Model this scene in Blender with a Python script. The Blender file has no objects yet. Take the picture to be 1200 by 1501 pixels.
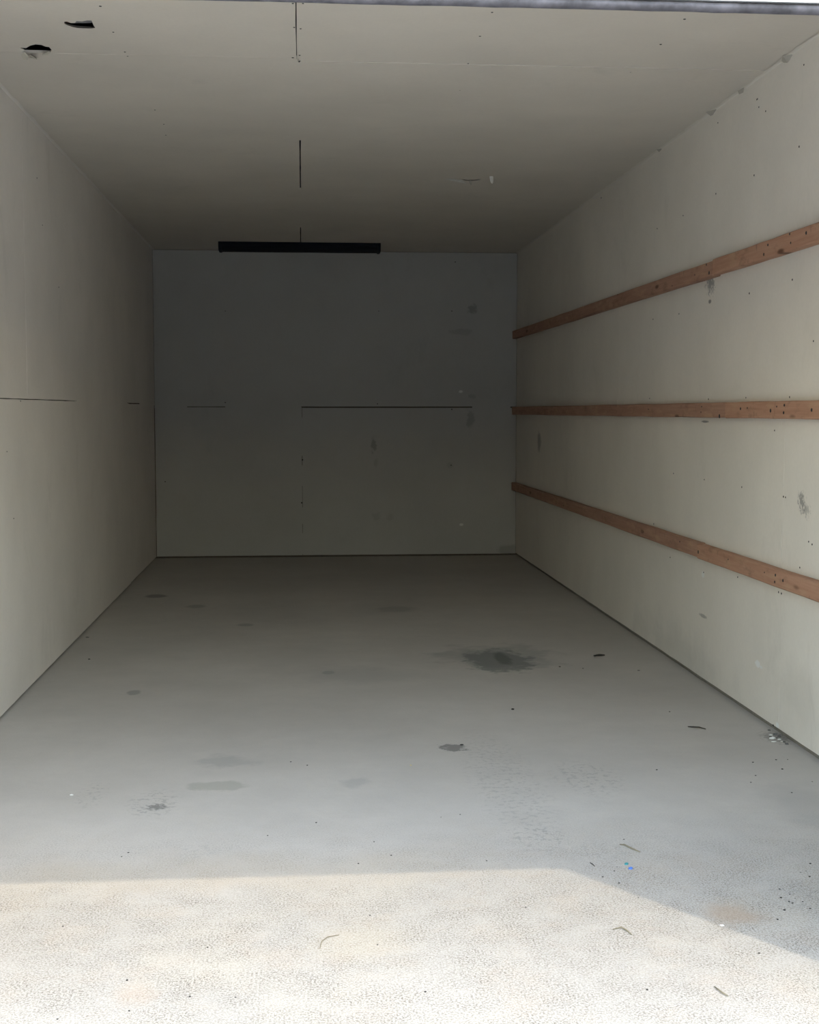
import bpy, bmesh, math, random
from mathutils import Vector, Matrix
from mathutils.geometry import delaunay_2d_cdt

random.seed(7)
scene = bpy.context.scene
COL = scene.collection

# ------------------------------------------------------------------ dimensions (metres)
XL, XR = -1.17, 1.753          # side wall faces
YB = 10.81                     # back wall face
H = 2.465                      # ceiling
YD = 2.40                      # door plane (outside face of the front wall)
JL, JR = -1.05, 1.35          # door opening
T = 0.013                      # drywall thickness

# ------------------------------------------------------------------ camera
F_PX = 1950.0
YAW, PITCH = math.radians(4.6332), math.radians(4.4133)
EYE = Vector((0, 0, 1.2))
FW = Vector((math.sin(YAW) * math.cos(PITCH), math.cos(YAW) * math.cos(PITCH), -math.sin(PITCH)))
RT = Vector((math.cos(YAW), -math.sin(YAW), 0))
UP = RT.cross(FW)
cam_data = bpy.data.cameras.new('camera')
cam_data.sensor_fit = 'HORIZONTAL'
cam_data.sensor_width = 36.0
cam_data.lens = F_PX / 1200.0 * 36.0
cam_data.clip_end = 200
cam = bpy.data.objects.new('camera', cam_data)
COL.objects.link(cam)
cam.matrix_world = Matrix(((RT.x, UP.x, -FW.x, EYE.x), (RT.y, UP.y, -FW.y, EYE.y),
                           (RT.z, UP.z, -FW.z, EYE.z), (0, 0, 0, 1)))
scene.camera = cam


def ray(u, v):
    return FW + RT * ((u - 600) / F_PX) - UP * ((v - 750.5) / F_PX)


def meet(u, v, axis, val):
    d = ray(u, v)
    return EYE + d * ((val - EYE[axis]) / d[axis])


def floor_at(u, v): return meet(u, v, 2, 0.0)
def ceil_at(u, v): return meet(u, v, 2, H)
def left_at(u, v): return meet(u, v, 0, XL)
def right_at(u, v): return meet(u, v, 0, XR)
def back_at(u, v): return meet(u, v, 1, YB)


DOOR_Z = meet(900, 9.7, 1, YD).z      # underside of the raised door

# ------------------------------------------------------------------ sky, sun, exposure
world = bpy.data.worlds.new('sky')
scene.world = world
world.use_nodes = True
wn = world.node_tree
wn.nodes.clear()
wo = wn.nodes.new('ShaderNodeOutputWorld')
wb = wn.nodes.new('ShaderNodeBackground')
to_sun = Vector((JR - 0.683, YD - 3.350, DOOR_Z)).normalized()
sky = wn.nodes.new('ShaderNodeTexSky')
sky.sky_type = 'NISHITA'
sky.sun_disc = False
sky.sun_elevation = math.asin(to_sun.z)
sky.sun_rotation = math.atan2(to_sun.x, to_sun.y)
sky.air_density = 2.6
sky.dust_density = 0.9
sky.ozone_density = 1.0
wbal = wn.nodes.new('ShaderNodeMix')           # camera white balance against the green of the haze
wbal.data_type = 'RGBA'
wbal.blend_type = 'MULTIPLY'
wbal.inputs[0].default_value = 1.0
wbal.inputs[7].default_value = (1.045, 0.985, 1.02, 1)
wn.links.new(sky.outputs[0], wbal.inputs[6])
wn.links.new(wbal.outputs[2], wb.inputs['Color'])
wb.inputs['Strength'].default_value = 0.30
wn.links.new(wb.outputs[0], wo.inputs[0])

sun_dir = -to_sun
sd = bpy.data.lights.new('sun', 'SUN')
sd.energy = 0.60
sd.angle = math.radians(0.8)
sd.color = (1.0, 0.88, 0.68)
sun = bpy.data.objects.new('sun', sd)
COL.objects.link(sun)
sun.rotation_euler = sun_dir.to_track_quat('-Z', 'Y').to_euler()

vs = scene.view_settings
vs.view_transform = 'Standard'
vs.look = 'None'
vs.gamma = 1.0
vs.use_curve_mapping = False
vs.exposure = 1.62


# ------------------------------------------------------------------ helpers
def link(o, parent=None):
    COL.objects.link(o)
    if parent is not None:
        o.parent = parent
    return o


def obj(name, bm, mat, parent=None, smooth=False):
    bmesh.ops.recalc_face_normals(bm, faces=bm.faces)
    me = bpy.data.meshes.new(name)
    bm.to_mesh(me)
    bm.free()
    if smooth:
        for p in me.polygons:
            p.use_smooth = True
    me.materials.append(mat)
    return link(bpy.data.objects.new(name, me), parent)


def inst(name, me, parent, mw):
    o = link(bpy.data.objects.new(name, me), parent)
    o.matrix_basis = mw
    return o


def tag(o, label, cat, group=None):
    o['label'] = label
    o['category'] = cat
    if group:
        o['group'] = group
    return o


def struct(o):
    o['kind'] = 'structure'
    return o


def box(bm, lo, hi):
    vsx = [bm.verts.new((x, y, z)) for x in (lo[0], hi[0]) for y in (lo[1], hi[1]) for z in (lo[2], hi[2])]
    for f in ((0, 1, 3, 2), (4, 6, 7, 5), (0, 4, 5, 1), (2, 3, 7, 6), (0, 2, 6, 4), (1, 5, 7, 3)):
        bm.faces.new([vsx[i] for i in f])
    return vsx


def new_box(lo, hi, bevel=0.0):
    bm = bmesh.new()
    box(bm, lo, hi)
    if bevel:
        bmesh.ops.bevel(bm, geom=bm.edges[:], offset=bevel, segments=2, affect='EDGES', profile=0.6)
    return bm


# surface frames: (a, b, depth behind the face) -> world
SURF = {
    'left': lambda a, b, d: (XL - d, a, b),
    'right': lambda a, b, d: (XR + d, a, b),
    'back': lambda a, b, d: (a, YB + d, b),
    'ceil': lambda a, b, d: (a, b, H + d),
}


def densify(pts, step, jit, rnd):
    out = []
    n = len(pts)
    for i in range(n):
        p, q = pts[i], pts[(i + 1) % n]
        L = math.hypot(q[0] - p[0], q[1] - p[1])
        k = max(1, int(L / step))
        nx, ny = -(q[1] - p[1]) / L, (q[0] - p[0]) / L
        for j in range(k):
            t = j / k
            e = rnd.uniform(-jit, jit) if j else 0
            out.append((p[0] + (q[0] - p[0]) * t + nx * e, p[1] + (q[1] - p[1]) * t + ny * e))
    return out


def plate(name, surf, outline, mat, parent, holes=(), d0=0.0, th=T, step=0.12, jit=0.0008):
    """A flat sheet of real thickness with an arbitrary outline and holes."""
    S = SURF[surf]
    rnd = random.Random(sum(int(abs(c) * 997) for p in outline for c in p))
    loops = [densify(outline, step, jit, rnd)] + [list(h) for h in holes]
    flat, eds = [], []
    for lp in loops:
        k0 = len(flat)
        flat += [Vector(p) for p in lp]
        eds += [(k0 + i, k0 + (i + 1) % len(lp)) for i in range(len(lp))]
    res = delaunay_2d_cdt(flat, eds, [], 0, 1e-6)
    pts = res[0]

    def inside(q, lp):
        c = False
        for i in range(len(lp)):
            (xa, ya_), (xb_, yb_2) = lp[i], lp[i - 1]
            if (ya_ > q[1]) != (yb_2 > q[1]) and q[0] < (xb_ - xa) * (q[1] - ya_) / (yb_2 - ya_) + xa:
                c = not c
        return c
    tris = []
    for t in res[2]:
        q = sum((Vector(pts[i]) for i in t), Vector((0, 0))) / len(t)
        if inside(q, loops[0]) and not any(inside(q, h) for h in loops[1:]):
            tris.append(t)
    bm = bmesh.new()
    fr = [bm.verts.new(S(p[0], p[1], d0)) for p in pts]
    back_pts = [Vector(p) for p in pts]
    for h in loops[1:]:
        cen = sum((Vector(p) for p in h), Vector((0, 0))) / len(h)
        for i, p in enumerate(pts):
            if any((Vector(p) - Vector(q)).length < 1e-4 for q in h):
                back_pts[i] = cen + (Vector(p) - cen) * 1.45     # broken gypsum flares out behind the paper
    bk = [bm.verts.new(S(p[0], p[1], d0 + th)) for p in back_pts]
    for f in tris:
        bm.faces.new([fr[i] for i in f])
        bm.faces.new([bk[i] for i in reversed(f)])
    for v in [v for v in bm.verts if not v.link_faces]:
        bm.verts.remove(v)
    rim = [e for e in bm.edges if len(e.link_faces) == 1]
    m = {v: w for v, w in zip(fr, bk) if v.is_valid}
    for e in rim:
        if e.verts[0] in m:
            v0, v1 = e.verts
            bm.faces.new((v0, v1, m[v1], m[v0]))
    return obj(name, bm, mat, parent)


def rect(a0, a1, b0, b1):
    return [(a0, b0), (a1, b0), (a1, b1), (a0, b1)]


# ------------------------------------------------------------------ materials
class NT:
    def __init__(self, name, rough=0.85):
        self.m = bpy.data.materials.new(name)
        self.m.use_nodes = True
        self.t = self.m.node_tree
        self.b = self.t.nodes['Principled BSDF']
        self.b.inputs['Roughness'].default_value = rough
        self.b.inputs['Specular IOR Level'].default_value = 0.25
        self.co = self.t.nodes.new('ShaderNodeTexCoord').outputs['Object']

    def n(self, kind, **kw):
        nd = self.t.nodes.new(kind)
        for k, v in kw.items():
            setattr(nd, k, v)
        return nd

    def l(self, a, b):
        self.t.links.new(a, b)

    def put(self, sock, v):
        if hasattr(v, 'links'):
            self.l(v, sock)
        else:
            sock.default_value = v

    def wob_noise(self, scale):
        q = min((5.0, 12.0, 30.0, 70.0), key=lambda t: abs(math.log(t / scale)))
        if not hasattr(self, 'wobs'):
            self.wobs = {}
        if q not in self.wobs:
            self.wobs[q] = self.noise(q, 3, 0.65)
        return self.wobs[q]

    def noise(self, scale, detail=3, rough=0.6, vec=None, dist=0.0):
        nd = self.n('ShaderNodeTexNoise')
        nd.inputs['Scale'].default_value = scale
        nd.inputs['Detail'].default_value = detail
        nd.inputs['Roughness'].default_value = rough
        nd.inputs['Distortion'].default_value = dist
        self.l(vec if vec is not None else self.co, nd.inputs['Vector'])
        return nd.outputs['Fac']

    def math(self, op, a, b=0.0, clamp=False):
        nd = self.n('ShaderNodeMath', operation=op, use_clamp=clamp)
        self.put(nd.inputs[0], a)
        self.put(nd.inputs[1], b)
        return nd.outputs[0]

    def rng(self, v, a, b, c=0.0, d=1.0, smooth=False):
        nd = self.n('ShaderNodeMapRange', clamp=True)
        if smooth:
            nd.interpolation_type = 'SMOOTHSTEP'
        self.put(nd.inputs[0], v)
        for i, x in enumerate((a, b, c, d)):
            nd.inputs[1 + i].default_value = x
        return nd.outputs[0]

    def mix(self, fac, a, b, mode='MIX'):
        nd = self.n('ShaderNodeMix', data_type='RGBA', blend_type=mode)
        self.put(nd.inputs[0], fac)
        for s, v in ((nd.inputs[6], a), (nd.inputs[7], b)):
            if hasattr(v, 'links'):
                self.l(v, s)
            else:
                s.default_value = (v[0], v[1], v[2], 1)
        return nd.outputs[2]

    def vmath(self, op, a, b):
        nd = self.n('ShaderNodeVectorMath', operation=op)
        self.put(nd.inputs[0], a)
        self.put(nd.inputs[1], b)
        return nd

    def mapping(self, scale, rot=(0, 0, 0)):
        nd = self.n('ShaderNodeMapping')
        nd.inputs['Scale'].default_value = scale
        nd.inputs['Rotation'].default_value = rot
        self.l(self.co, nd.inputs['Vector'])
        return nd.outputs[0]

    def bump(self, h, strength, dist):
        nd = self.n('ShaderNodeBump')
        nd.inputs['Strength'].default_value = strength
        nd.inputs['Distance'].default_value = dist
        self.l(h, nd.inputs['Height'])
        self.l(nd.outputs[0], self.b.inputs['Normal'])

    def col(self, c):
        self.put(self.b.inputs['Base Color'], c if hasattr(c, 'links') else (c[0], c[1], c[2], 1))
        return self.m

    def stain(self, base, centre, half, colour, strength=0.8, soft=0.35, wob=0.5, wscale=8.0, wobnode=None):
        """A mark (stain, scuff, painted shade) with its own shape, centred on a point of the surface."""
        sub = self.vmath('SUBTRACT', self.co, tuple(centre)).outputs[0]
        sc = self.vmath('MULTIPLY', sub, tuple(1.0 / h if h else 0.0 for h in half)).outputs[0]
        ln = self.n('ShaderNodeVectorMath', operation='LENGTH')
        self.l(sc, ln.inputs[0])
        nz = self.wob_noise(wscale)
        r = self.math('ADD', ln.outputs['Value'], self.math('MULTIPLY', self.math('SUBTRACT', nz, 0.5), 2.2 * wob))
        fac = self.math('MULTIPLY', self.rng(r, 1 + soft, 1 - soft, 0, 1, True), strength)
        return self.mix(fac, base, colour)


def plain(name, c, rough=0.7, metal=0.0, var=0.12, scale=40.0):
    k = NT(name, rough)
    k.b.inputs['Metallic'].default_value = metal
    nz = k.rng(k.noise(scale), 0.3, 0.7, 1 - var, 1 + var)
    k.col(k.mix(1.0, c, k.mix(0.0, (1, 1, 1), (1, 1, 1)), 'MULTIPLY'))
    hs = k.n('ShaderNodeHueSaturation')
    hs.inputs['Color'].default_value = (c[0], c[1], c[2], 1)
    k.l(nz, hs.inputs['Value'])
    k.col(hs.outputs[0])
    return k.m


def drywall(name, tint, stains=(), streak=None):
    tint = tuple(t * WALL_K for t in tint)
    k = NT(name, 0.9)
    big = k.rng(k.noise(1.3, 4, 0.6), 0.3, 0.7)
    c = k.mix(big, tuple(t * 0.94 for t in tint), tuple(min(1, t * 1.05) for t in tint))
    fine = k.rng(k.noise(60, 3), 0.35, 0.65)
    c = k.mix(k.math('MULTIPLY', fine, 0.05), c, tuple(t * 0.6 for t in tint))
    # faint handling marks
    sm = k.rng(k.noise(3.2, 5, 0.7, k.mapping((1, 1, 0.55)), 0.4), 0.60, 0.78, 0, 0.22)
    c = k.mix(sm, c, (tint[0] * 0.62, tint[1] * 0.62, tint[2] * 0.60))
    for s in stains:
        c = k.stain(c, *s[0], **s[1])
    k.bump(k.noise(160, 4), 0.12, 0.001)
    return k.col(c)


def ell(fn, u, v, du, dv, drop):
    """Centre and half axes on a surface of a mark that spans du x dv around a place."""
    c = fn(u, v)
    a = (fn(u + du, v) - fn(u - du, v)) * 0.5
    b = (fn(u, v + dv) - fn(u, v - dv)) * 0.5
    h = [max(abs(a[i]), abs(b[i]), 0.004) for i in range(3)]
    h[drop] = 0.0
    return tuple(c), tuple(h)


def S(fn, drop, u, v, du, dv, colour, **kw):
    c, h = ell(fn, u, v, du, dv, drop)
    return ((c, h, colour), kw)


WALL_K = 1.25
dark = (0.16, 0.155, 0.15)
M = {}
M['dry_left'] = drywall('drywall_paper_left', (0.67, 0.635, 0.595))
M['dry_right'] = drywall('drywall_paper_right', (0.66, 0.625, 0.57), [
    S(right_at, 0, 1041, 416, 5, 12, (0.25, 0.25, 0.25), strength=0.8, wob=2.2, wscale=70, soft=0.6),
    S(right_at, 0, 1038, 400, 3, 6, (0.75, 0.75, 0.73), strength=0.7, wob=0.8, wscale=80),
    S(right_at, 0, 1175, 735, 4, 11, (0.24, 0.23, 0.22), strength=0.75, wob=2.2, wscale=70, soft=0.6),
    S(right_at, 0, 1181, 748, 4, 8, (0.30, 0.29, 0.27), strength=0.55, wob=2.2, wscale=70, soft=0.6),
    S(right_at, 0, 1110, 973, 3.5, 5, (0.88, 0.88, 0.86), strength=0.95, wob=0.5, wscale=90, soft=0.2),
    S(right_at, 0, 1115, 978, 2.2, 2.2, (0.85, 0.85, 0.83), strength=0.8, wob=0.5, wscale=90, soft=0.2),
    S(right_at, 0, 1139, 1063, 2.4, 4, (0.88, 0.88, 0.86), strength=0.95, wob=0.4, wscale=90, soft=0.2),
    S(right_at, 0, 1030, 842, 2, 5, (0.85, 0.85, 0.83), strength=0.9, wob=0.4, wscale=90, soft=0.2),
    S(right_at, 0, 1030, 903, 5, 2, dark, strength=0.5, wob=0.5, wscale=70),
    S(right_at, 0, 990, 955, 55, 32, (0.36, 0.36, 0.34), strength=0.28, wob=0.9, wscale=4, soft=0.7),
    S(right_at, 0, 1170, 1020, 30, 40, (0.46, 0.44, 0.38), strength=0.2, wob=0.9, wscale=5, soft=0.7),
    S(right_at, 0, 1033, 618, 5, 1.6, (0.2, 0.2, 0.19), strength=0.8, wob=0.4, wscale=90),
    S(right_at, 0, 790, 648, 2.5, 14, (0.18, 0.18, 0.18), strength=0.5, wob=0.8, wscale=14),
    S(right_at, 0, 1040, 442, 2, 3, dark, strength=0.8, wob=0.4, wscale=90),
])
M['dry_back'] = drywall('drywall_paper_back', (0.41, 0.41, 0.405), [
    S(back_at, 1, 693, 453, 6, 6, (0.12, 0.12, 0.12), strength=0.41, wob=1.2, wscale=30),
    S(back_at, 1, 676, 486, 14, 4, (0.25, 0.25, 0.25), strength=0.28, wob=1.3, wscale=9),
    S(back_at, 1, 688, 615, 5, 13, (0.18, 0.18, 0.18), strength=0.39, wob=1.3, wscale=9),
    S(back_at, 1, 548, 652, 4, 10, (0.12, 0.12, 0.12), strength=0.41, wob=1.3, wscale=30),
    S(back_at, 1, 551, 678, 3, 6, (0.25, 0.25, 0.25), strength=0.28, wob=1.2, wscale=30),
    S(back_at, 1, 692, 581, 6, 3, (0.2, 0.2, 0.2), strength=0.28, wob=1.2, wscale=30),
    S(back_at, 1, 552, 757, 6, 6, (0.3, 0.3, 0.3), strength=0.28, wob=1.3, wscale=30),
    S(back_at, 1, 572, 757, 5, 5, (0.3, 0.3, 0.3), strength=0.25, wob=1.3, wscale=30),
    S(back_at, 1, 745, 806, 16, 7, (0.20, 0.20, 0.19), strength=0.41, wob=0.6, wscale=9),
    S(back_at, 1, 675, 574, 3, 2, (0.9, 0.9, 0.88), strength=0.72, wob=0.3, wscale=9),
    S(back_at, 1, 676, 769, 3, 2, (0.9, 0.9, 0.88), strength=0.72, wob=0.3, wscale=9),
    S(back_at, 1, 660, 682, 4, 4, (0.3, 0.3, 0.3), strength=0.28, wob=0.6, wscale=30),
])
M['dry_ceil'] = drywall('drywall_paper_ceiling', (0.60, 0.56, 0.505))
M['compound'] = drywall('joint_compound', (0.60, 0.59, 0.54))
M['gypsum'] = plain('gypsum_core', (0.78, 0.77, 0.74), 0.9)
M['paper'] = plain('torn_drywall_paper', (0.66, 0.63, 0.56), 0.9)
M['tape'] = plain('joint_tape_paper', (0.46, 0.435, 0.39), 0.9, var=0.1, scale=9)
M['framing'] = plain('dirty_framing_wood', (0.12, 0.105, 0.088), 0.9)
M['plate'] = plain('dusty_sill_plate_wood', (0.25, 0.23, 0.20), 0.9)
M['void'] = plain('dark_roof_cavity', (0.03, 0.035, 0.06), 0.95)
M['screw'] = plain('dark_screw_steel', (0.025, 0.025, 0.028), 0.6)
M['black'] = plain('black_enamel', (0.008, 0.010, 0.018), 0.85)
M['lens'] = plain('black_smoked_lens', (0.006, 0.008, 0.014), 0.8)
M['rubber'] = plain('grey_door_seal_rubber', (0.075, 0.072, 0.085), 0.7, var=0.45, scale=30)
M['steel'] = plain('door_steel', (0.45, 0.45, 0.46), 0.35, metal=0.6, var=0.08)
M['white_steel'] = plain('grey_painted_door_steel', (0.22, 0.22, 0.22), 0.5, var=0.05)
M['facade'] = plain('outside_wall_panel', (0.62, 0.60, 0.54), 0.8, var=0.06)
M['row_blocker_dark'] = plain('row_blocker_panel', (0.15, 0.14, 0.13), 0.8, var=0.06)  # dark tone of the added row, kept low to dim the back wall
M['apron'] = plain('driveway_concrete', (0.50, 0.485, 0.45), 0.9, var=0.1, scale=6)
M['board_scrap'] = plain('grey_board_scrap', (0.22, 0.22, 0.235), 0.9)
M['brown_scrap'] = plain('brown_board_scrap', (0.16, 0.085, 0.05), 0.9)
M['grit'] = plain('dark_grit', (0.035, 0.033, 0.03), 0.9)
M['pebble'] = plain('grey_pebble', (0.14, 0.135, 0.13), 0.9, var=0.3)
M['white_bit'] = plain('white_crumb', (0.82, 0.82, 0.80), 0.9)
M['blue_bit'] = plain('blue_plastic', (0.10, 0.22, 0.62), 0.4)
M['teal_bit'] = plain('teal_plastic', (0.05, 0.28, 0.30), 0.4)
M['twig'] = plain('dark_twig_bark', (0.045, 0.04, 0.035), 0.9)
M['straw'] = plain('dry_grass_stem', (0.22, 0.19, 0.13), 0.8)
M['orange_bit'] = plain('yellow_crumb', (0.75, 0.62, 0.3), 0.8)


def wood_mat(name, c1, c2, seed):
    k = NT(name, 0.75)
    g = k.noise(6, 5, 0.6, k.mapping((6, 0.55, 14), (0, 0, 0)), 0.6)
    c = k.mix(k.rng(g, 0.3, 0.7), c1, c2)
    v = k.n('ShaderNodeTexVoronoi')
    mp = k.n('ShaderNodeMapping')
    mp.inputs['Scale'].default_value = (0.0, 2.6, 9.0)
    mp.inputs['Location'].default_value = (seed, seed * 1.7, seed * 0.6)
    k.l(k.co, mp.inputs['Vector'])
    k.l(mp.outputs[0], v.inputs['Vector'])
    v.inputs['Scale'].default_value = 1.0
    kn = k.rng(v.outputs['Distance'], 0.05, 0.13, 0.85, 0, True)
    c = k.mix(kn, c, (0.10, 0.045, 0.025))
    pale = k.rng(k.noise(11, 3, 0.5, k.mapping((1, 0.6, 3))), 0.54, 0.70, 0, 0.55)
    c = k.mix(pale, c, (0.52, 0.34, 0.22))
    scr = k.rng(k.noise(30, 3, 0.5, k.mapping((1, 1.0, 0.3))), 0.66, 0.72, 0, 0.45)
    c = k.mix(scr, c, (0.14, 0.08, 0.055))
    blot = k.rng(k.noise(16, 4, 0.7, k.mapping((1, 0.5, 1.2))), 0.55, 0.72, 0, 0.55)
    c = k.mix(blot, c, (0.22, 0.125, 0.085))
    k.bump(g, 0.25, 0.002)
    return k.col(c)


M['wood'] = wood_mat('reddish_softwood', (0.36, 0.20, 0.145), (0.46, 0.28, 0.20), 1.3)
M['wood_near'] = wood_mat('orange_softwood', (0.42, 0.225, 0.15), (0.52, 0.31, 0.215), 4.1)


def concrete():
    k = NT('concrete_floor', 0.85)
    base = (0.55, 0.52, 0.485)
    big = k.rng(k.noise(1.1, 5, 0.62), 0.3, 0.72)
    c = k.mix(big, tuple(b * 0.9 for b in base), tuple(b * 1.06 for b in base))
    mid = k.rng(k.noise(7, 5, 0.7), 0.35, 0.7)
    c = k.mix(k.math('MULTIPLY', mid, 0.16), c, (0.36, 0.355, 0.34))
    warm = k.rng(k.noise(2.4, 3, 0.5), 0.5, 0.72, 0, 0.35)
    # weathered grain by the door; darker tone there painted in against sunlit glare
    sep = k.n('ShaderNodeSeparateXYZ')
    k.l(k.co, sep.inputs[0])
    door_zone = k.rng(sep.outputs['Y'], 3.0, 4.0, 1, 0, True)
    c = k.mix(k.math('MULTIPLY', door_zone, 0.85), c, k.mix(big, (0.385, 0.362, 0.325), (0.46, 0.43, 0.385)))
    c = k.mix(k.math('MULTIPLY', warm, k.math('ADD', door_zone, 0.15)), c, (0.52, 0.47, 0.385))
    pk = k.math('MULTIPLY', k.rng(k.noise(5.5, 4, 0.7), 0.5, 0.66, 0, 0.5), door_zone)
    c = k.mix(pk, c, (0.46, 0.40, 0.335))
    # exposed sand grain
    sp = k.noise(210, 3, 0.75)
    patch = k.rng(k.noise(9, 4, 0.7), 0.32, 0.68, 0.35, 1.25)
    grain = k.math('MULTIPLY', k.math('MULTIPLY', k.rng(sp, 0.47, 0.60, 0, 0.95), patch), k.math('ADD', k.math('MULTIPLY', door_zone, 0.9), 0.08))
    c = k.mix(grain, c, (0.17, 0.15, 0.12))
    sp2 = k.math('MULTIPLY', k.rng(k.noise(120, 3, 0.7), 0.58, 0.7, 0, 0.35), door_zone)
    c = k.mix(sp2, c, (0.66, 0.64, 0.58))
    # scuffed, chipped patches
    chip = k.rng(k.noise(46, 4, 0.7), 0.52, 0.60)
    for (u, v, du, dv, s) in ((745, 1150, 60, 90, 0.30), (860, 1140, 55, 28, 0.40), (225, 1178, 42, 22, 0.45), (135, 1165, 24, 22, 0.3),
                              (790, 1230, 45, 22, 0.35), (1165, 1312, 40, 22, 0.35), (290, 1248, 30, 12, 0.25), (885, 1250, 45, 22, 0.25)):
        ce, h = ell(floor_at, u, v, du, dv, 2)
        sub = k.vmath('SUBTRACT', k.co, ce).outputs[0]
        sc = k.vmath('MULTIPLY', sub, tuple(1.0 / x if x else 0 for x in h)).outputs[0]
        ln = k.n('ShaderNodeVectorMath', operation='LENGTH')
        k.l(sc, ln.inputs[0])
        f = k.math('MULTIPLY', k.math('MULTIPLY', k.rng(ln.outputs['Value'], 1.2, 0.5, 0, s, True), chip), 1.05)
        c = k.mix(f, c, (0.24, 0.24, 0.23))
    st = [
        S(floor_at, 2, 725, 962, 80, 15, (0.25, 0.255, 0.25), strength=0.45, wob=1.1, wscale=5.0, soft=0.35),
        S(floor_at, 2, 730, 968, 46, 16, (0.16, 0.175, 0.17), strength=0.70, wob=0.9, wscale=12, soft=0.25),
        S(floor_at, 2, 737, 966, 11, 9, (0.10, 0.105, 0.10), strength=0.6, wob=0.6, wscale=9, soft=0.3),
        S(floor_at, 2, 664, 1096, 17, 5, (0.15, 0.145, 0.14), strength=0.75, wob=1.5, wscale=30, soft=0.25),
        S(floor_at, 2, 318, 1152, 38, 8, (0.32, 0.32, 0.275), strength=0.5, wob=0.8, wscale=12, soft=0.25),
        S(floor_at, 2, 330, 1116, 40, 8, (0.32, 0.32, 0.31), strength=0.45, wob=0.9, wscale=12, soft=0.4),
        S(floor_at, 2, 229, 1183, 12, 4, (0.15, 0.15, 0.14), strength=0.75, wob=1.6, wscale=70, soft=0.4),
        S(floor_at, 2, 229, 874, 16, 2.5, (0.13, 0.13, 0.13), strength=0.6, wob=0.5, wscale=6, soft=0.3),
        S(floor_at, 2, 289, 889, 14, 2.5, (0.2, 0.2, 0.2), strength=0.45, wob=0.6, wscale=6, soft=0.3),
        S(floor_at, 2, 196, 1015, 9, 3.5, (0.2, 0.2, 0.2), strength=0.5, wob=0.8, wscale=18, soft=0.3),
        S(floor_at, 2, 360, 916, 12, 2, (0.2, 0.2, 0.2), strength=0.45, wob=0.6, wscale=8, soft=0.3),
        S(floor_at, 2, 480, 986, 8, 3, (0.2, 0.2, 0.2), strength=0.4, wob=0.8, wscale=16, soft=0.3),
        S(floor_at, 2, 520, 1147, 22, 6, (0.34, 0.34, 0.33), strength=0.4, wob=1.0, wscale=18, soft=0.4),
        S(floor_at, 2, 1140, 1081, 18, 7, (0.14, 0.13, 0.12), strength=0.6, wob=1.6, wscale=70, soft=0.6),
        S(floor_at, 2, 1072, 1340, 42, 15, (0.36, 0.27, 0.19), strength=0.60, wob=0.8, wscale=12, soft=0.6),
        S(floor_at, 2, 200, 1456, 30, 14, (0.44, 0.33, 0.24), strength=0.30, wob=0.8, wscale=8, soft=0.6),
        S(floor_at, 2, 530, 1380, 60, 30, (0.46, 0.40, 0.30), strength=0.30, wob=0.9, wscale=5, soft=0.7),
        S(floor_at, 2, 1180, 1180, 30, 35, (0.30, 0.30, 0.295), strength=0.3, wob=0.9, wscale=6, soft=0.6),  # shade beside the right wall, painted into the floor colour
        S(floor_at, 2, 300, 1280, 380, 22, (0.45, 0.39, 0.31), strength=0.35, wob=0.8, wscale=4, soft=0.6),
        S(floor_at, 2, 580, 893, 30, 4, (0.2, 0.2, 0.2), strength=0.3, wob=0.8, wscale=5, soft=0.4),
        S(floor_at, 2, 530, 990, 70, 10, (0.33, 0.33, 0.32), strength=0.3, wob=0.8, wscale=5, soft=0.5),
    ]
    for s in st:
        c = k.stain(c, *s[0], **s[1])
    h = k.math('ADD', k.math('MULTIPLY', k.noise(120, 5, 0.75), k.math('ADD', door_zone, 0.1)), k.math('MULTIPLY', k.noise(14, 4), 0.6))
    k.bump(h, 0.6, 0.004)
    return k.col(c)


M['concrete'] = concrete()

# ------------------------------------------------------------------ structure
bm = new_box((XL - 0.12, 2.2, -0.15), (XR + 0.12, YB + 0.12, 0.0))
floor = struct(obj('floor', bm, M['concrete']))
bm = new_box((-22, -30, -0.15), (24, 2.2, 0.0))
apron = obj('driveway_slab', bm, M['apron'])
apron['kind'] = 'structure'

ZT = H + 0.30     # top of the roof cavity
wall_left = struct(obj('wall_left', new_box((XL - 0.12, YD + 0.15, 0), (XL - T - 0.001, YB + 0.12, ZT)), M['framing']))
wall_right = struct(obj('wall_right', new_box((XR + T + 0.001, YD + 0.15, 0), (XR + 0.12, YB + 0.12, ZT)), M['plate']))
wall_back = struct(obj('wall_back', new_box((XL - T, YB + T + 0.001, 0), (XR + T, YB + 0.12, ZT)), M['framing']))
ceiling = struct(obj('ceiling', new_box((XL - 0.12, YD, ZT), (XR + 0.12, YB + 0.12, ZT + 0.1)), M['void']))

# front wall with the door opening
bm = bmesh.new()
box(bm, (XL - 6, YD, 0), (JL, YD + 0.15, 2.30))
box(bm, (JR, YD, 0), (XR + 6, YD + 0.15, 2.30))
box(bm, (XL - 6, YD, 2.30), (XR + 6, YD + 0.15, ZT + 0.3))
wall_front = struct(obj('wall_front', bm, M['facade']))

# unseen dark row added across the driveway to cut low sky light
bm = new_box((-20, -13, 0), (22, -9.5, 3.0))
row_blocker = struct(obj('added_row_blocker', bm, M['row_blocker_dark']))

# unseen overhang added to keep high sky light off the floor by the door
eave_blocker = struct(obj('added_eave_blocker', new_box((XL - 6, YD - 0.60, 3.22), (XR + 6, YD + 0.20, 3.34), 0.01), M['facade']))

# ---- drywall sheets, left wall
G = 0.0015
yj_left = left_at(189, 640).y
zl = left_at(60, 586).z
Y0 = YD + 0.16
y_up = yj_left - 2.44 - 0.9
sheets = {}


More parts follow.
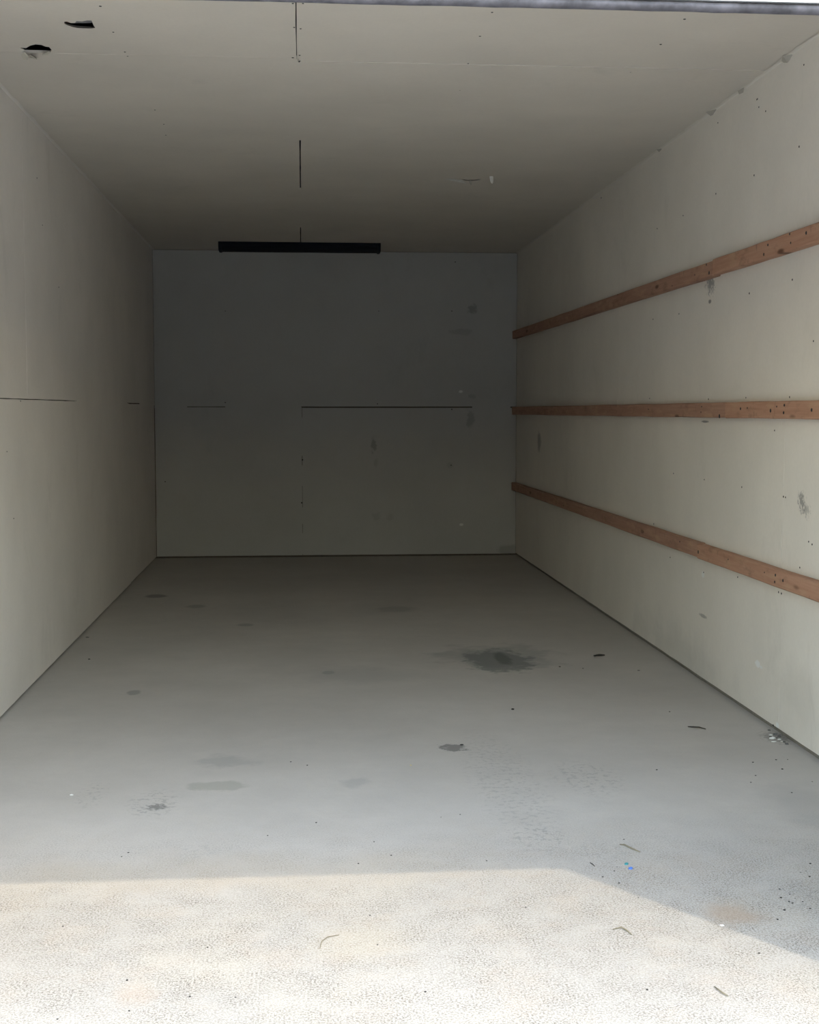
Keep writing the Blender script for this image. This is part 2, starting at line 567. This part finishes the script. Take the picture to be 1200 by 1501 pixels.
def sheet(key, surf, a0, a1, b0, b1, mat, parent, holes=(), d0=0.0):
    o = plate('drywall_sheet', surf, rect(a0 + G, a1 - G, b0 + G, b1 - G), mat, parent, holes=holes, d0=d0)
    sheets[key] = (o, surf, a0, a1, b0, b1)
    return o


gap = 0.0004
sheet('l1', 'left', Y0, yj_left, 0.010, zl - gap, M['dry_left'], wall_left)
sheet('l2', 'left', yj_left, YB, 0.010, zl - gap - 0.004, M['dry_left'], wall_left, d0=0.004)
sheet('l3', 'left', Y0, y_up, zl + gap, H - 0.002, M['dry_left'], wall_left)
sheet('l4', 'left', y_up, YB, zl + gap, H - 0.002, M['dry_left'], wall_left)

# ---- right wall: the seam lies behind the middle batten
zr = 1.205
yj_r = right_at(1145, 790).y
yj_r2 = right_at(905, 560).y
sheet('r1', 'right', Y0, yj_r, 0.020, zr, M['dry_right'], wall_right)
sheet('r2', 'right', yj_r, YB, 0.020, zr, M['dry_right'], wall_right)
sheet('r3', 'right', Y0, yj_r2, zr, H - 0.002, M['dry_right'], wall_right)
sheet('r4', 'right', yj_r2, YB, zr, H - 0.002, M['dry_right'], wall_right)

# ---- back wall
zb = back_at(560, 596.5).z
xb = back_at(443, 700).x
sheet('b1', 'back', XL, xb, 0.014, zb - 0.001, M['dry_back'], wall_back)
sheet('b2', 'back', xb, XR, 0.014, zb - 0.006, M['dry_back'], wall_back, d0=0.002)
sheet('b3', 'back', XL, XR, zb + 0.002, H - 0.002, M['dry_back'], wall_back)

# ---- ceiling, with torn holes in the front left sheet and a split in the rear right one
xc_f = ceil_at(434, 45).x
xc_r = ceil_at(440, 240).x
yc = ceil_at(780, 96).y


def hole(pts, fn=ceil_at):
    return [(fn(u, v).x, fn(u, v).y) for u, v in pts]


h1 = hole([(94, 32), (98, 31.5), (104, 34), (110, 33.5), (112, 31), (120, 31.5), (128, 30), (134, 30), (136.5, 36), (139.5, 41),
           (132, 41.8), (122, 41.5), (113, 41), (106, 39.5), (99, 37), (95, 35)])
h2 = hole([(29, 70), (38, 70.5), (44, 67), (52, 65), (61, 66), (67, 68.5), (72, 69), (75.5, 73), (73, 77), (74, 80.5), (66, 82),
           (55, 82), (52, 84), (44, 83), (34, 80.5), (32, 76), (37, 73.5)])
h3 = hole([(676, 262), (681, 262.8), (687, 263.5), (690, 263), (694, 263.2), (700, 262.6), (705, 262.4), (699, 264.4), (694, 264.8), (688, 265), (682, 264.4)])
sheet('c1', 'ceil', XL, xc_f, Y0, yc - 0.02, M['dry_ceil'], ceiling, holes=[h1, h2])
sheet('c2', 'ceil', xc_f, XR, Y0, yc, M['dry_ceil'], ceiling)
sheet('c3', 'ceil', XL, xc_r - 0.002, yc - 0.02, YB, M['dry_ceil'], ceiling)
sheet('c4', 'ceil', xc_r + 0.0015, XR, yc + 0.001, YB, M['dry_ceil'], ceiling, holes=[h3], d0=-0.0012)


def strip(surf, a0, a1, b0, b1, mat, parent, name='joint_compound', d0=-0.0006, jit=0.001, step=0.06):
    return plate(name, surf, rect(a0, a1, b0, b1), mat, parent, d0=d0, th=0.009, jit=jit, step=step)


# filled stretches of the seams
strip('ceil', XL, xc_f - 0.01, yc - 0.033, yc - 0.008, M['dry_ceil'], ceiling, jit=0.003)
ya, yb_ = ceil_at(440, 92).y, ceil_at(440, 205).y
strip('ceil', xc_r - 0.010, xc_r + 0.012, ya, yb_, M['dry_ceil'], ceiling, d0=-0.0017)
ya, yb_ = ceil_at(440, 277).y, ceil_at(440, 333).y
strip('ceil', xc_r - 0.010, xc_r + 0.012, ya, yb_, M['dry_ceil'], ceiling, d0=-0.0017)
strip('left', left_at(112, 588).y, left_at(186, 592).y, zl - 0.010, zl + 0.010, M['dry_left'], wall_left)
strip('left', left_at(206, 592).y, YB, zl - 0.012, zl + 0.010, M['dry_left'], wall_left)
strip('left', y_up - 0.012, y_up + 0.012, zl + 0.02, H - 0.03, M['dry_left'], wall_left)
strip('right', yj_r2 - 0.012, yj_r2 + 0.012, zr + 0.05, H - 0.03, M['dry_right'], wall_right)
strip('right', yj_r - 0.012, yj_r + 0.012, 0.05, right_at(1145, 818).z, M['dry_right'], wall_right)
strip('right', yj_r - 0.012, yj_r + 0.012, right_at(1145, 766).z, zr - 0.02, M['dry_right'], wall_right)
strip('back', back_at(692, 597).x, XR - 0.05, zb - 0.010, zb + 0.010, M['dry_back'], wall_back)
strip('back', XL, back_at(274, 595).x, zb - 0.010, zb + 0.010, M['dry_back'], wall_back)
strip('back', back_at(330, 595).x, xb - 0.005, zb - 0.010, zb + 0.010, M['dry_back'], wall_back)
for v0, v1 in ((612, 668), (682, 712), (744, 768), (782, 812)):
    strip('back', xb - 0.008, xb + 0.008, back_at(443, v1).z, back_at(443, v0).z, M['dry_back'], wall_back)


# corner tape along the ceiling, ragged on the right
def corner_tape(side, parent, ragged):
    rnd = random.Random(3 if side > 0 else 5)
    bm = bmesh.new()
    x = XR if side > 0 else XL
    rows = []
    n = 150
    for i in range(n + 1):
        y = Y0 + 0.05 + (YB - 0.01 - Y0 - 0.05) * i / n
        a = 0.016 + rnd.uniform(-1, 1) * 0.006 * ragged
        b = 0.016 + rnd.uniform(-1, 1) * 0.006 * ragged
        s = -side
        c = 0.005
        rows.append([bm.verts.new((x + s * a, y, H - 0.0026)), bm.verts.new((x + s * c, y, H - 0.0034)),
                     bm.verts.new((x + s * 0.0012, y, H - c)), bm.verts.new((x + s * 0.0004, y, H - b)),
                     bm.verts.new((x + s * 0.0001, y, H - 0.001))])
    for r, q in zip(rows, rows[1:]):
        for k in range(5):
            bm.faces.new((r[k], r[(k + 1) % 5], q[(k + 1) % 5], q[k]))
    bm.faces.new(rows[0])
    bm.faces.new(rows[-1])
    return obj('corner_tape', bm, M['dry_right'] if side > 0 else M['dry_left'], parent)


corner_tape(1, ceiling, 1.0)
corner_tape(-1, ceiling, 0.6)


def flap(name, pts3, mat, parent, th=0.0008):
    """A small torn piece of paper: polygon with thickness."""
    bm = bmesh.new()
    vs_ = [bm.verts.new(p) for p in pts3]
    f = bm.faces.new(vs_)
    f.normal_update()
    nrm = f.normal.copy()
    r = bmesh.ops.extrude_face_region(bm, geom=[f])
    for v in r['geom']:
        if isinstance(v, bmesh.types.BMVert):
            v.co += nrm * th
    bmesh.ops.triangulate(bm, faces=bm.faces[:])
    return obj(name, bm, mat, parent)


def cpt(u, v, drop=0.0):
    p = ceil_at(u, v)
    return Vector((p.x, p.y, H - drop))


# loose tape hanging at the right hand ceiling corner
for (pts) in ([(1145, 88, .004), (1147, 80, .004), (1160, 78, .004), (1176, 76, .004), (1172, 82, .030), (1158, 86, .030)],
              [(1034, 163, .004), (1052, 158, .004), (1076, 148, .004), (1079, 147, .012), (1066, 157, .030), (1052, 163, .024), (1042, 166, .014)],
              [(1133, 104, .004), (1142, 102, .004), (1140, 106, .016), (1135, 108, .014)],
              [(1081, 132, .004), (1090, 127, .004), (1089, 131, .014), (1083, 135, .010)],
              [(962, 218, .004), (980, 215, .004), (976, 220, .018), (968, 222, .012)],
              [(946, 240, .004), (955, 235, .004), (954, 238, .018), (948, 243, .014)]):
    flap('torn_tape', [cpt(*p) for p in pts], M['tape'], ceiling)

# torn paper at the ceiling holes
for pts in ([(31, 80, .001), (36, 74, .004), (41, 75, .018), (40, 79, .022), (35, 82, .012)],
            [(42, 81, .002), (44, 75.5, .012), (52, 75, .024), (55, 79, .022), (53, 82, .010)],
            [(62, 80, .002), (64, 74, .010), (71, 71, .010), (74, 75, .004), (70, 80, .002)],
            [(42, 84.6, .001), (54, 85.2, .001), (55, 82.5, .006), (46, 81.5, .008)]):
    flap('torn_paper', [cpt(*p) for p in pts], M['paper'], ceiling)
flap('torn_paper', [cpt(*p) for p in [(107, 34.5, -.001), (112, 31.5, -.001), (128, 30.5, -.001), (134, 30.5, -.001), (137, 37, -.010), (132, 41, -.016), (113, 41, -.016)]], M['board_scrap'], ceiling)
flap('torn_paper', [cpt(*p) for p in [(95, 32.3, -.001), (103, 34.5, -.001), (104, 38, -.012), (98, 36.5, -.010)]], M['brown_scrap'], ceiling)
flap('torn_paper', [cpt(*p) for p in [(651, 262, .001), (664, 261.5, .003), (676, 262.2, .006), (684, 265, .016), (672, 264.2, .010), (660, 263.4, .004)]], M['gypsum'], ceiling)
flap('torn_paper', [cpt(*p) for p in [(690, 263, .004), (692, 265, .020), (689, 267, .016), (687, 264, .006)]], M['paper'], ceiling)
q0 = ceil_at(720, 258)
flap('torn_paper', [Vector((q0.x + dx, q0.y + dy, H - dz)) for dx, dy, dz in ((-.010, 0, .001), (.009, 0, .001), (.011, -.004, .020), (.006, -.010, .044), (-.004, -.008, .038), (-.009, -.003, .016))], M['gypsum'], ceiling)

# ------------------------------------------------------------------ screws in the drywall
bm = bmesh.new()
bmesh.ops.create_cone(bm, cap_ends=True, segments=8, radius1=0.0042, radius2=0.003, depth=0.0024)
SCREW = bpy.data.meshes.new('screw')
bm.to_mesh(SCREW)
bm.free()
SCREW.materials.append(M['screw'])
ROT = {'left': Matrix.Rotation(math.pi / 2, 4, 'Y'), 'right': Matrix.Rotation(-math.pi / 2, 4, 'Y'),
       'back': Matrix.Rotation(math.pi / 2, 4, 'X'), 'ceil': Matrix.Rotation(math.pi, 4, 'X')}
AT = {'left': left_at, 'right': right_at, 'back': back_at, 'ceil': ceil_at}
CO2 = {'left': (1, 2), 'right': (1, 2), 'back': (0, 2), 'ceil': (0, 1)}


def screws(surf, pts, s=1.0):
    for p in pts:
        w = AT[surf](p[0], p[1])
        ia, ib = CO2[surf]
        host = None
        for (o, sf, a0, a1, b0, b1) in sheets.values():
            if sf == surf and a0 <= w[ia] <= a1 and b0 <= w[ib] <= b1:
                host = o
        if host is None:
            continue
        k = s * (p[2] if len(p) > 2 else 1.0)
        inst('screw', SCREW, host, Matrix.Translation(w) @ ROT[surf] @ Matrix.Diagonal((k, k, 1, 1)))


screws('ceil', [(147, 9, 1.3), (166, 47), (183, 76), (187, 82), (227, 161), (240, 182), (243, 198), (429, 5), (444, 5), (431, 40), (440.5, 42),
                (429, 84.5, 1.3), (439, 81), (438, 90.5), (442, 126, 1.2), (439, 165), (703, 53), (686, 93), (687, 98.5), (674, 132), (662, 156),
                (721, 18, 1.1), (1003, 28, 1.4), (968, 65, 1.3), (931, 100), (924, 105.5, 1.2), (892, 140), (860, 171), (1093, 117, 1.8), (704, 53, .6)])
screws('right', [(1112, 157), (1178, 95), (1122, 163), (1105, 257, 1.2), (1171, 215, 1.2), (1049, 284, 1.2), (1110, 145, .9), (1109, 146), (1052, 180), (1001, 316),
                 (963, 335), (957, 468), (995, 460), (1098, 430, 1.2), (1161, 410, 1.2), (1038, 585), (1093, 583), (1157, 582, 1.1), (952, 584), (987, 694),
                 (1032, 703), (1087, 714, 1.1), (1148, 728, 1.2), (1151, 729), (1135, 631), (982, 817), (1081, 846, 1.1), (1141, 868, 1.2), (1145, 870, 1.2),
                 (1020, 988), (1071, 1024), (1133, 1063, 1.2), (1185, 794), (1190, 798), (1172, 832), (958, 768, 1.2), (1031, 839), (1192, 560 - 60), (881, 290, 1.5)])
screws('left', [(30, 588), (54, 261), (86, 421), (10, 662, .8), (20, 760, .8), (62, 330, .8)])
screws('back', [(667, 384), (662, 456), (330, 590), (553, 592), (443, 674, 1.3), (442, 737, 1.3), (242, 706), (661, 682, .9), (662, 600), (555, 456, .8), (330, 456, .8)], 1.3)

# ------------------------------------------------------------------ wooden battens on the right wall
bm = bmesh.new()
bmesh.ops.create_cone(bm, cap_ends=True, segments=8, radius1=0.005, radius2=0.004, depth=0.002)
NAIL = bpy.data.meshes.new('nail_head')
bm.to_mesh(NAIL)
bm.free()
NAIL.materials.append(M['screw'])


def batten(label, far_px, near_px, splice_u, dz_near, nails, bits):
    """far_px/near_px: image rows of the strip's wall-side middle at the back and at u=1200."""
    zf = meet(757, far_px, 0, XR - 0.019).z
    zn = meet(1200, near_px, 0, XR - 0.019).z
    yf, yn = YB - 0.004, meet(1200, near_px, 0, XR - 0.019).y
    slope = (zn - zf) / (yn - yf)

    def zat(y): return zf + (y - yf) * slope
    root = link(bpy.data.objects.new('wooden_batten', None))
    root.location = (XR, yf, 0)
    tag(root, label, 'batten', 'battens along the right wall')
    ys = meet(splice_u, zat(5.6) and 600, 0, XR - 0.038).y
    for (ya, yb2, off, mat, th, hh) in ((ys + 0.0015, yf, 0.0, M['wood'], 0.038, 0.0315), (Y0 + 0.12, ys - 0.0015, dz_near, M['wood_near'], 0.038, 0.032)):
        bm = bmesh.new()
        n = 24
        rows = []
        rnd = random.Random(int(ya * 1000) + int(far_px))
        for i in range(n + 1):
            y = ya + (yb2 - ya) * i / n
            z = zat(y) + off + rnd.uniform(-1, 1) * 0.0012
            x0, x1 = XR - 0.0018, XR - th + rnd.uniform(-1, 1) * 0.0006
            c = 0.004
            prof = [(x0, z - hh), (x1 + c, z - hh), (x1, z - hh + c), (x1, z + hh - c), (x1 + c, z + hh), (x0, z + hh)]
            rows.append([bm.verts.new((p[0] - XR, y - yf, p[1])) for p in prof])
        for r, q in zip(rows, rows[1:]):
            for k in range(6):
                bm.faces.new((r[k], r[(k + 1) % 6], q[(k + 1) % 6], q[k]))
        bm.faces.new(rows[0])
        bm.faces.new(rows[-1])
        obj('board', bm, mat, root)
    for (u, v, s) in nails:
        w = meet(u, v, 0, XR - 0.0385)
        inst('nail_head', NAIL, root, Matrix.Translation(w - Vector((XR, yf, 0))) @ ROT['right'] @ Matrix.Diagonal((s, s, 1, 1)))
    return root


batten('topmost of the three reddish wooden battens fixed to the right wall', 490, 343.5, 1040, 0.004,
       [(1157, 343, 1.0), (1181, 341.5, 1.3), (1158.5, 356, .9), (1125, 359, 1.0), (1119, 373, 1.3), (1035, 388, 1.2), (1039, 400, 1.8), (1018, 403, .8), (985, 419, .8), (905, 432, .7)], None)
batten('middle one of the three wooden battens, at mid height on the right wall', 602, 601, 1062, 0.0,
       [(1054, 610, 1.9), (1085, 599, 1.3), (1095, 598, .9), (1129, 602, 1.7), (1149, 594, 1.1), (1148, 605, 1.2), (1138, 596, .8), (1189, 601, 1.3), (1028, 596, .7), (1027, 604, .7), (950, 600, .7)], None)
batten('lowest of the three wooden battens fixed along the right wall', 714, 866, 1025, -0.002,
       [(1023, 809, 1.9), (1136, 843, 1.2), (1147, 851, 1.2), (1135, 853, 1.0), (996, 794, .8), (1067, 820, .8), (826, 741, 1.4), (1120, 839, .7)], None)

# ------------------------------------------------------------------ light fixture by the back wall
pf = ceil_at(438, 354.5)
x0 = meet(319.5, 352.5, 1, pf.y).x
x1 = meet(558, 356.5, 1, pf.y).x
fx = link(bpy.data.objects.new('ceiling_light', None))
fx.location = ((x0 + x1) / 2, pf.y + 0.1, H)
tag(fx, 'long black ceiling light fixture, unlit, in front of the back wall', 'light')
L = (x1 - x0) / 2
ZC = -0.003
rows = []
bm = bmesh.new()
prof = [(-0.10, 0), (-0.10, -0.018), (-0.085, -0.030), (0.085, -0.030), (0.10, -0.018), (0.10, 0)]
for sx in (-L + 0.02, L - 0.02):
    rows.append([bm.verts.new((sx, p[0], ZC + p[1])) for p in prof])
for k in range(6):
    bm.faces.new((rows[0][k], rows[0][(k + 1) % 6], rows[1][(k + 1) % 6], rows[1][k]))
bm.faces.new(rows[0]); bm.faces.new(rows[1])
obj('housing', bm, M['black'], fx)
bm = bmesh.new()
rows = []
n = 10
for sx in (-L + 0.022, L - 0.022):
    r = []
    for i in range(n + 1):
        a = math.pi * i / n
        r.append(bm.verts.new((sx, -0.088 * math.cos(a), ZC - 0.0305 - 0.034 * math.sin(a) ** 0.6)))
    rows.append(r)
for k in range(n):
    bm.faces.new((rows[0][k], rows[0][k + 1], rows[1][k + 1], rows[1][k]))
bm.faces.new(rows[0]); bm.faces.new(rows[1]); bm.faces.new((rows[0][0], rows[1][0], rows[1][n], rows[0][n]))
obj('lens', bm, M['lens'], fx)
for sx in (-1, 1):
    bm = bmesh.new()
    rr = []
    for xx, k in ((L - 0.0205, 1.0), (L - 0.003, 1.0), (L, 0.94)):
        pr = [(-0.102, 0), (-0.102, -0.03), (-0.086, -0.060), (-0.05, -0.0665), (0.05, -0.0665), (0.086, -0.060), (0.102, -0.03), (0.102, 0)]
        rr.append([bm.verts.new((sx * xx, p[0] * k, ZC + p[1] * (k if p[1] else 1))) for p in pr])
    for r, q in zip(rr, rr[1:]):
        for k in range(8):
            bm.faces.new((r[k], r[(k + 1) % 8], q[(k + 1) % 8], q[k]))
    bm.faces.new(rr[0]); bm.faces.new(rr[-1])
    obj('end_cap', bm, M['black'], fx)

# ------------------------------------------------------------------ raised door
door = link(bpy.data.objects.new('overhead_door', None))
door.location = ((JL + JR) / 2, YD, DOOR_Z)
tag(door, 'raised door edge with grey seal along the top of the opening', 'door')
hw = (JR - JL) / 2
y_d = 0.02
# tubular seal
bm = bmesh.new()
rows = []
N = 60
rnd = random.Random(2)
for i in range(N + 1):
    x = -hw + 2 * hw * i / N
    w = rnd.uniform(-1, 1) * 0.0006
    rows.append([bm.verts.new((x, y_d + 0.012 * math.cos(a), 0.009 + w + 0.009 * math.sin(a))) for a in [2 * math.pi * k / 10 for k in range(10)]])
for r, q in zip(rows, rows[1:]):
    for k in range(10):
        bm.faces.new((r[k], r[(k + 1) % 10], q[(k + 1) % 10], q[k]))
bm.faces.new(rows[0]); bm.faces.new(rows[-1])
obj('rubber_seal', bm, M['rubber'], door, smooth=True)
obj('bottom_rail', new_box((-hw, y_d - 0.016, 0.0165), (hw, y_d + 0.016, 0.023), 0.001), M['steel'], door)
bm = bmesh.new()
rows = []
z = 0.026
while z < 2.36 - DOOR_Z:
    ph = (z - 0.026) / 0.06 % 1.0
    rows.append((z, 0.006 if ph < 0.5 else -0.006))
    rows.append((z + 0.022, 0.006 if ph < 0.5 else -0.006))
    z += 0.03
vv = []
for x in (-hw, hw):
    vv.append([bm.verts.new((x, y_d + dy, zz)) for zz, dy in rows])
    vv.append([bm.verts.new((x, y_d + dy + 0.002, zz)) for zz, dy in rows])
a, b, c, d = vv
for k in range(len(rows) - 1):
    bm.faces.new((a[k], a[k + 1], c[k + 1], c[k]))
    bm.faces.new((b[k], b[k + 1], d[k + 1], d[k]))
bm.faces.new((a[0], b[0], d[0], c[0])); bm.faces.new((a[-1], b[-1], d[-1], c[-1]))
obj('curtain', bm, M['white_steel'], door)

# ------------------------------------------------------------------ bits on the floor


def stone_mesh(name, mat, seed, flat=0.5):
    rnd = random.Random(seed)
    bm = bmesh.new()
    bmesh.ops.create_icosphere(bm, subdivisions=1, radius=1.0)
    for v in bm.verts:
        v.co *= rnd.uniform(0.7, 1.15)
        v.co.z = max(v.co.z * flat, -0.35 * flat)
    zmin = min(v.co.z for v in bm.verts)
    for v in bm.verts:
        v.co.z -= zmin
    me = bpy.data.meshes.new(name)
    bm.to_mesh(me)
    bm.free()
    me.materials.append(mat)
    return me


GR = [stone_mesh('grit', M['grit'], i) for i in range(4)]
PB = [stone_mesh('pebble', M['pebble'], 10 + i) for i in range(3)]
WH = [stone_mesh('crumb', M['white_bit'], 20 + i) for i in range(3)]
OR = stone_mesh('yellow_crumb', M['orange_bit'], 33)


def bit(name, me, u, v, r, label, cat, group=None, sx=1.0):
    p = floor_at(u, v)
    o = link(bpy.data.objects.new(name, me))
    o.location = (p.x, p.y, 0.0)
    r *= 0.65
    o.scale = (r * sx, r, r)
    o.rotation_euler = (0, 0, random.uniform(-0.5, 0.5))
    return tag(o, label, cat, group)


for i, (u, v, r) in enumerate([(1187, 1266, .0055), (1186, 1285, .0055), (1173, 1279, .0035), (1142, 1303.5, .005), (1144, 1316, .0055), (1157, 1311, .004), (1156, 1322, .005),
                               (1161, 1324, .005), (1176, 1322, .004), (1149, 1334, .006), (1139, 1348, .005), (1187, 1332, .005), (1165, 1317, .003), (1181, 1277, .003)]):
    bit('grit', GR[i % 4], u, v, r, 'dark grit speck in the scatter at the right front floor edge', 'grit', 'grit scattered at the right front')
for i, (u, v, r) in enumerate([(1146, 1127.5, .0065), (1103, 1117.5, .006), (1137, 1114, .006), (1154, 1113.5, .004), (1107, 1137, .005), (1100, 1147, .005), (1190, 1146, .004), (1160, 1162, .005)]):
    bit('grit', GR[i % 4], u, v, r, 'small dark grit on the floor below the right wall base', 'grit', 'grit below the right wall')
for i, (u, v, r) in enumerate([(883, 1285.5, .0045), (907, 1294.5, .0048), (900, 1277, .004), (904, 1271, .003), (914, 1230.5, .004), (935, 1316, .003)]):
    bit('grit', GR[i % 4], u, v, r, 'tiny dark grit beside the blue plastic scrap', 'grit', 'grit round the blue scrap')
for i, (u, v, r) in enumerate([(186, 1437, .005), (276, 1443, .003), (278, 1461, .0045), (542, 1342, .004), (623, 1454, .0045), (770, 1330, .004), (948, 1451, .005),
                               (1112, 1397.5, .005), (92, 1358, .004), (345, 1462, .0035), (189, 1482, .004), (84, 1494, .004), (304, 1389, .0035), (553, 1385, .0035)]):
    bit('grit', GR[i % 4], u, v, r, 'dark grit speck lying on the sunlit concrete', 'grit', 'grit on the sunlit concrete')
for i, (u, v, r) in enumerate([(573, 1254, .0045), (463, 1206, .005), (525, 1266, .0045), (188, 1250, .005), (392, 1225, .004), (674, 1194, .004), (713, 1262, .004),
                               (426, 1117, .005), (450, 1122, .005), (548, 1234, .004), (178, 1256, .004), (646, 1198, .003)]):
    bit('grit', GR[i % 4], u, v, r, 'dark grit speck on the shaded floor just inside the shadow edge', 'grit', 'grit on the shaded floor')
bit('pebble', GR[0], 751, 1040, .012, 'dark pebble alone on the mid floor above the leaf-shaped stain', 'pebble')
bit('pebble', GR[1], 962, 1128.5, .006, 'small dark pebble alone on the floor left of the right wall grit', 'pebble')
bit('pebble', PB[0], 981, 1043.5, .007, 'small grey pebble on the floor left of the dark twig', 'pebble')
bit('pebble', GR[2], 820, 977.5, .009, 'dark pebble on the floor right of the large oil stain', 'pebble')
bit('pebble', GR[3], 854, 980, .006, 'tiny dark pebble below the wood splinter on the right floor', 'pebble')
bit('pebble', PB[1], 936, 983, .008, 'small grey pebble near the right wall base, mid depth', 'pebble', sx=1.6)
bit('pebble', GR[2], 130.5, 966.5, .010, 'dark pebble close to the left wall base', 'pebble')
bit('pebble', PB[2], 128, 934.5, .010, 'grey flat pebble against the left wall base', 'pebble', sx=2.0)
bit('leaf_scrap', GR[1], 676, 1092, .009, 'dark curled scrap at the end of the leaf-shaped stain', 'scrap', sx=1.4)
bit('white_chip', WH[0], 105, 1165.5, .008, 'bright white chip on the left floor', 'chip', sx=1.3)
bit('yellow_crumb', OR, 602, 1122, .006, 'yellowish crumb on the mid floor', 'crumb')
bit('white_chip', WH[1], 1058, 1356.5, .006, 'white chip in the sandy patch beside the shadow edge', 'chip', sx=1.7)
for i, (u, v, r) in enumerate([(u, v, r * 1.7) for u, v, r in [(1132, 1082.5, .009), (1142, 1084, .006), (1134, 1087.5, .006), (1129.5, 1077.8, .005), (1146, 1087, .0045)]]):
    bit('gypsum_crumb', WH[i % 3], u, v, r, 'white gypsum crumb fallen at the foot of the right wall', 'crumb', 'gypsum crumbs at the right wall', sx=1.5)
for i, (u, v, r) in enumerate([(u, v, r * 1.7) for u, v, r in [(1136, 1077, .009), (1142, 1080, .008), (1127, 1071, .007), (1129, 1080, .006), (1153, 1091, .008), (1149, 1088, .006), (1138.5, 1082, .005)]]):
    bit('dirt_clod', PB[i % 3], u, v, r, 'dark dirt clod among the white crumbs under the right wall', 'dirt', 'dirt clods at the right wall')


def stick(name, pts, r, mat, label, cat):
    p3 = [floor_at(u, v) + Vector((0, 0, r + dz)) for u, v, dz in pts]
    bm = bmesh.new()
    rows = []
    for i, p in enumerate(p3):
        t = (p3[min(i + 1, len(p3) - 1)] - p3[max(i - 1, 0)]).normalized()
        sx = t.cross(Vector((0, 0, 1))).normalized()
        sz = sx.cross(t)
        k = r * (0.6 if i in (0, len(p3) - 1) else 1)
        rows.append([bm.verts.new(p + (sx * math.cos(a) + sz * math.sin(a)) * k) for a in [2 * math.pi * j / 6 for j in range(6)]])
    for a, b in zip(rows, rows[1:]):
        for j in range(6):
            bm.faces.new((a[j], a[(j + 1) % 6], b[(j + 1) % 6], b[j]))
    bm.faces.new(rows[0]); bm.faces.new(rows[-1])
    return tag(obj(name, bm, mat, smooth=True), label, cat)


stick('twig', [(1008, 1066, 0), (1014, 1067.2, 0.002), (1024, 1068, .003), (1034, 1069.5, 0)], .0026, M['twig'], 'dark bent twig on the floor near the right wall', 'twig')
stick('wood_splinter', [(870, 962.5, 0), (878, 961.8, .002), (886, 961.6, 0)], .0048, M['twig'], 'short dark splinter on the floor towards the right wall, further back', 'splinter')
stick('grass_stem', [(908, 1238.5, 0), (915, 1240, .002), (926, 1246, .003), (938, 1250, 0)], .0018, M['straw'], 'thin dry grass stem above the blue plastic scrap', 'stem')
stick('pine_needle', [(864.5, 1265, 0), (868, 1267.5, .001), (871.5, 1270.5, 0)], .0012, M['twig'], 'short dark needle left of the blue plastic scrap', 'needle')
stick('grass_stem', [(898, 1363, 0), (910, 1361, .002), (917, 1364, .001), (926, 1371, 0)], .0016, M['straw'], 'dry grass stem on the sunlit concrete below the shadow corner', 'stem')
stick('grass_stem', [(1047, 1447, 0), (1058, 1457, .002), (1067, 1461, 0)], .0016, M['straw'], 'dry grass stem on the sunlit concrete at the lower right', 'stem')
stick('grass_stem', [(469, 1391, 0), (471, 1382, .002), (480, 1375, .002), (497, 1371, 0)], .0010, M['straw'], 'hair-thin curved stem on the sunlit concrete, lower middle', 'stem')

# blue plastic scrap, two colours
sc = link(bpy.data.objects.new('plastic_scrap', None))
p = floor_at(920, 1269)
sc.location = (p.x, p.y, 0)
tag(sc, 'blue and teal plastic scrap on the floor inside the shadow edge', 'scrap')
for (u, v, mat, s) in ((917.5, 1267, M['teal_bit'], .0045), (923.5, 1273.5, M['blue_bit'], .005)):
    q = floor_at(u, v) - p
    bm = bmesh.new()
    pr = [(-1.2, -.8), (.3, -1), (1.3, -.2), (.8, .9), (-.7, 1.0)]
    lo = [bm.verts.new((q.x + a * s, q.y + b * s * 1.4, 0.0004)) for a, b in pr]
    hi = [bm.verts.new((q.x + a * s * .9, q.y + b * s * 1.2, 0.003 + 0.0012 * a)) for a, b in pr]
    bm.faces.new(lo); bm.faces.new(hi)
    for k in range(5):
        bm.faces.new((lo[k], lo[(k + 1) % 5], hi[(k + 1) % 5], hi[k]))
    obj('fragment', bm, mat, sc)
